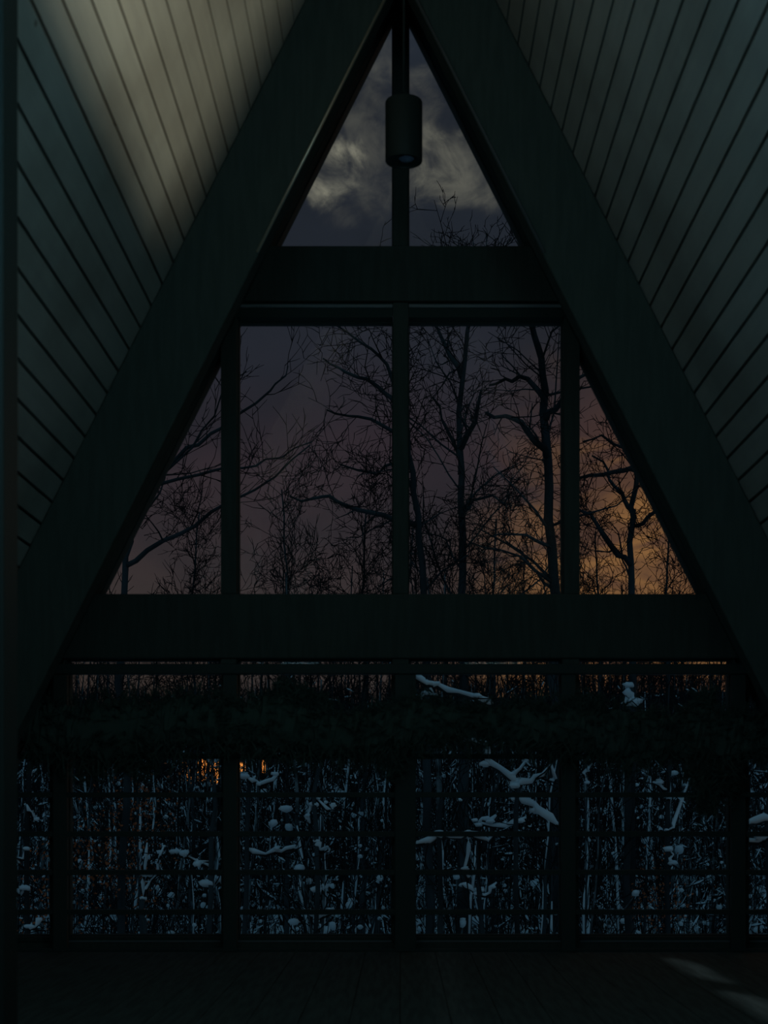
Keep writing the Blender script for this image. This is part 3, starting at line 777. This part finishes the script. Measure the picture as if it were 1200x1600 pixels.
snowbough('slim tree with small snowy spurs in the fourth wide lowest window', 11, up(1044, 11, 1180),
          [(A(11, (1044, 1250), (1036, 1235), (1020, 1225)), 0.01, 0.02), (A(11, (1044, 1300), (1052, 1290), (1080, 1212)), 0.01, 0.02), (A(11, (918, 1225), (912, 1210), (925, 1196)), 0.01, 0.02),
           (A(11, (1044, 1330), (1046, 1345), (1050, 1352)), 0.01, 0.026)])
snowbough('tree with snow-lined branches crossing the far-left narrow lowest window', 10, up(42, 10, 1190),
          [(A(10, (42, 1260), (50, 1272), (54, 1280)), 0.01, 0.018), (A(10, (40, 1330), (36, 1345), (30, 1352)), 0.01, 0.024), (A(10, (42, 1390), (32, 1392), (28, 1400)), 0.01, 0.028), (A(10, (42, 1450), (56, 1452), (66, 1440)), 0.01, 0.028)])
snowbough('broken-topped tree with a ragged snowy tuft in the third wide lowest window', 11, up(748, 11, 1330),
          [(A(11, (748, 1395), (735, 1390), (722, 1384)), 0.01, 0.03), (A(11, (748, 1400), (765, 1398), (776, 1382)), 0.01, 0.024), (A(11, (748, 1290), (762, 1284), (775, 1278)), 0.012, 0.034), (A(11, (748, 1288), (790, 1292), (822, 1280)), 0.01, 0.026)])

# ------------------------------------------------------------------ shrubs that keep rust-brown leaves
for i, (px, py, d, lab) in enumerate(((215, 1262, 14, 'rust-leaved shrub high in the first wide lowest window'), (160, 1345, 13, 'rust-leaved shrub low at the left of the first wide lowest window'),
                                      (75, 1395, 13, 'rust-leaved shrub in the far-left narrow lowest window'), (1030, 1410, 16, 'rust-leaved shrub low in the fourth wide lowest window'),
                                      (205, 1375, 15, 'rust-leaved shrub lowest in the first wide lowest window'))):
    t = Tree(300 + i, 0.005, 3, 0.9, 0.1, 0.2, 0.9); c = at(px, py, d); b0 = Vector((c.x, c.y, ground_z(c.x, c.y) - .05))
    t.limb([b0, (b0 + c) / 2 + Vector((.05, 0, 0)), c + Vector((0, 0, 0.15))], 0.022, 0.01, 0, lenk=0.2, start=0.4, cd=1.6)
    root = t.build('rust_leaved_shrub', lab, 'shrub'); lf = MB(); rr = random.Random(i)
    for k in range(230):
        q = c + Vector((rr.gauss(0, .17), rr.gauss(0, .17), rr.gauss(0, .22))); u = Vector((rr.gauss(0, 1), rr.gauss(0, 1), rr.gauss(0, 1))).normalized(); w_ = u.orthogonal() * 0.009
        bq = len(lf.v); lf.v += [tuple(q), tuple(q + u * 0.014 + w_), tuple(q + u * 0.034), tuple(q + u * 0.014 - w_)]; lf.f.append((bq, bq + 1, bq + 2, bq + 3)); lf.m.append(0)
    lf.build('leaves', M['leaf'], root)['kind'] = 'stuff'

# ------------------------------------------------------------------ far wood on the rising hill
fars = []
for v in range(5):
    t = Tree(500 + v, 0.014, 3, 0.85, 0.14, 0.2, 0.62); rr = random.Random(v)
    hgt = rr.uniform(8.5, 10.5)
    t.limb([Vector((0, 0, -.2)), Vector((rr.uniform(-.3, .3), 0, hgt * .5)), Vector((rr.uniform(-.6, .6), 0, hgt))], 0.11, 0.02, 0, lenk=0.28, start=0.3, cd=1.0, kmin=1.4)
    fars.append(t.build('distant_bare_tree', 'x', 'tree', 'bark', None, None, False))
fu = set(); random.seed(5)
for k in range(96):
    dd = 62 + 66 * ((k * 0.3819) % 1.0); px = -80 + 1360 * ((k * 0.61803 + 0.3) % 1.0)
    p = at(px, 1250, dd); loc = (p.x, p.y, ground_z(p.x, p.y)); v = k % 5; sc = random.uniform(.8, 1.15); rot = random.uniform(0, 6)
    if v in fu: o = copy_tree(fars[v], loc, rot, (sc,) * 3)
    else: fu.add(v); o = fars[v]; o.location = loc; o.rotation_euler = (0, 0, rot); o.scale = (sc,) * 3
    o['label'] = 'distant bare tree in the dense wood on the rising ground behind the saplings'; o['group'] = 'distant trees on the rising ground'
# brushwood nobody could count
th = MB(); random.seed(9)
for k in range(6500):
    dd = 34 + 95 * random.random() ** 0.9; px = -80 + 1360 * random.random(); p = at(px, 1250, dd); z = ground_z(p.x, p.y)
    hh = random.uniform(2.6, 6.5) * (1.0 if dd < 60 else 0.55 if dd < 92 else 0.3); l = Vector((random.gauss(0, .3), random.gauss(0, .3), hh)); r = random.uniform(0.012, 0.034) * (0.6 + dd / 90)
    b0 = Vector((p.x, p.y, z - .1)); mi = 0 if random.random() < 0.62 else (1 if random.random() < 0.7 else 2)
    mid = b0 + l * .5 + Vector((random.gauss(0, .12), 0, 0))
    th.tube([b0, mid, b0 + l], [r, r * .8, r * .35], 3, mi, False)
    for j in range(5):
        f = random.uniform(.3, .95); q = b0 + l * f; dv = Vector((random.gauss(0, .6), random.gauss(0, .4), random.uniform(.3, .9)))
        th.tube([q, q + dv * random.uniform(.5, 1.3)], [r * .4, r * .18], 3, mi if mi == 1 and j < 2 else 0, False)
    if random.random() < 0.35 and dd < 80:
        f = random.uniform(.1, .8); a = random.uniform(.04, .10); th.blob(b0 + l * f + Vector((random.gauss(0, .2), -.1, 0)), a * 1.4, a, a, k, 2, 3, 5)
for k in range(14000):
    dd = 22 + 60 * random.random(); px = -80 + 1360 * random.random(); p = at(px, 1250, dd); z = ground_z(p.x, p.y)
    q = Vector((p.x, p.y, z + random.uniform(0.1, 4.6) ** 1.0)); a = random.uniform(.008, .030) * (0.5 + dd / 60)
    l = Vector((random.gauss(0, .05), random.gauss(0, .04), random.gauss(0, .06) - .01)) * (0.5 + dd / 60)
    th.tube([q - l, q, q + l], [a * .35, a, a * .3], 4, 2)
    th.tube([q - l * 2.6 - Vector((0, 0, a * .8)), q - Vector((0, 0, a * .8)), q + l * 2.6 - Vector((0, 0, a * .6))], [0.008, 0.01, 0.006], 3, 0, False)
o = th.build('brushwood', [M['twig'], M['birch'], M['snow']]); tag(o, 'dense snow-speckled brushwood filling the dark wood behind the lowest windows', 'brushwood', None, 'stuff')

# ------------------------------------------------------------------ lit house far among the trunks
d = 72; c = at(335, 1205, d); gz = ground_z(c.x, c.y)
hs = empty('distant_house', (c.x, c.y, gz)); tag(hs, 'dark house far among the trunks with orange-lit windows, beneath the garland', 'house')
mb = MB(); hw, hh = 3.2, c.z - gz + 1.2
mb.box(-hw, hw, 0.1, 4, -0.6, hh); mb.build('wall', M['housewall'], hs)
mb = MB(); mb.poly([(-hw - .4, hh + 0.002), (hw + .4, hh + 0.002), (0, hh + 1.6)], -0.3, 4.3); mb.build('roof', M['housewall'], hs)
for px, w_, y0, y1 in ((290, 20, 1190, 1224), (315, 16, 1184, 1220), (334, 16, 1186, 1226), (378, 12, 1190, 1215), (412, 5, 1188, 1208)):
    a = at(px - w_ / 2, y1, d); b = at(px + w_ / 2, y0, d)
    mb = MB(); mb.box(a.x - c.x - .06, b.x - c.x + .06, 0.04, 0.098, a.z - gz - .06, b.z - gz + .06); f = mb.build('window_frame', M['housewall'], hs)
    mb = MB(); mb.box(a.x - c.x, b.x - c.x, 0.02, 0.038, a.z - gz, b.z - gz); mb.build('lit_pane', M['glow'], f)
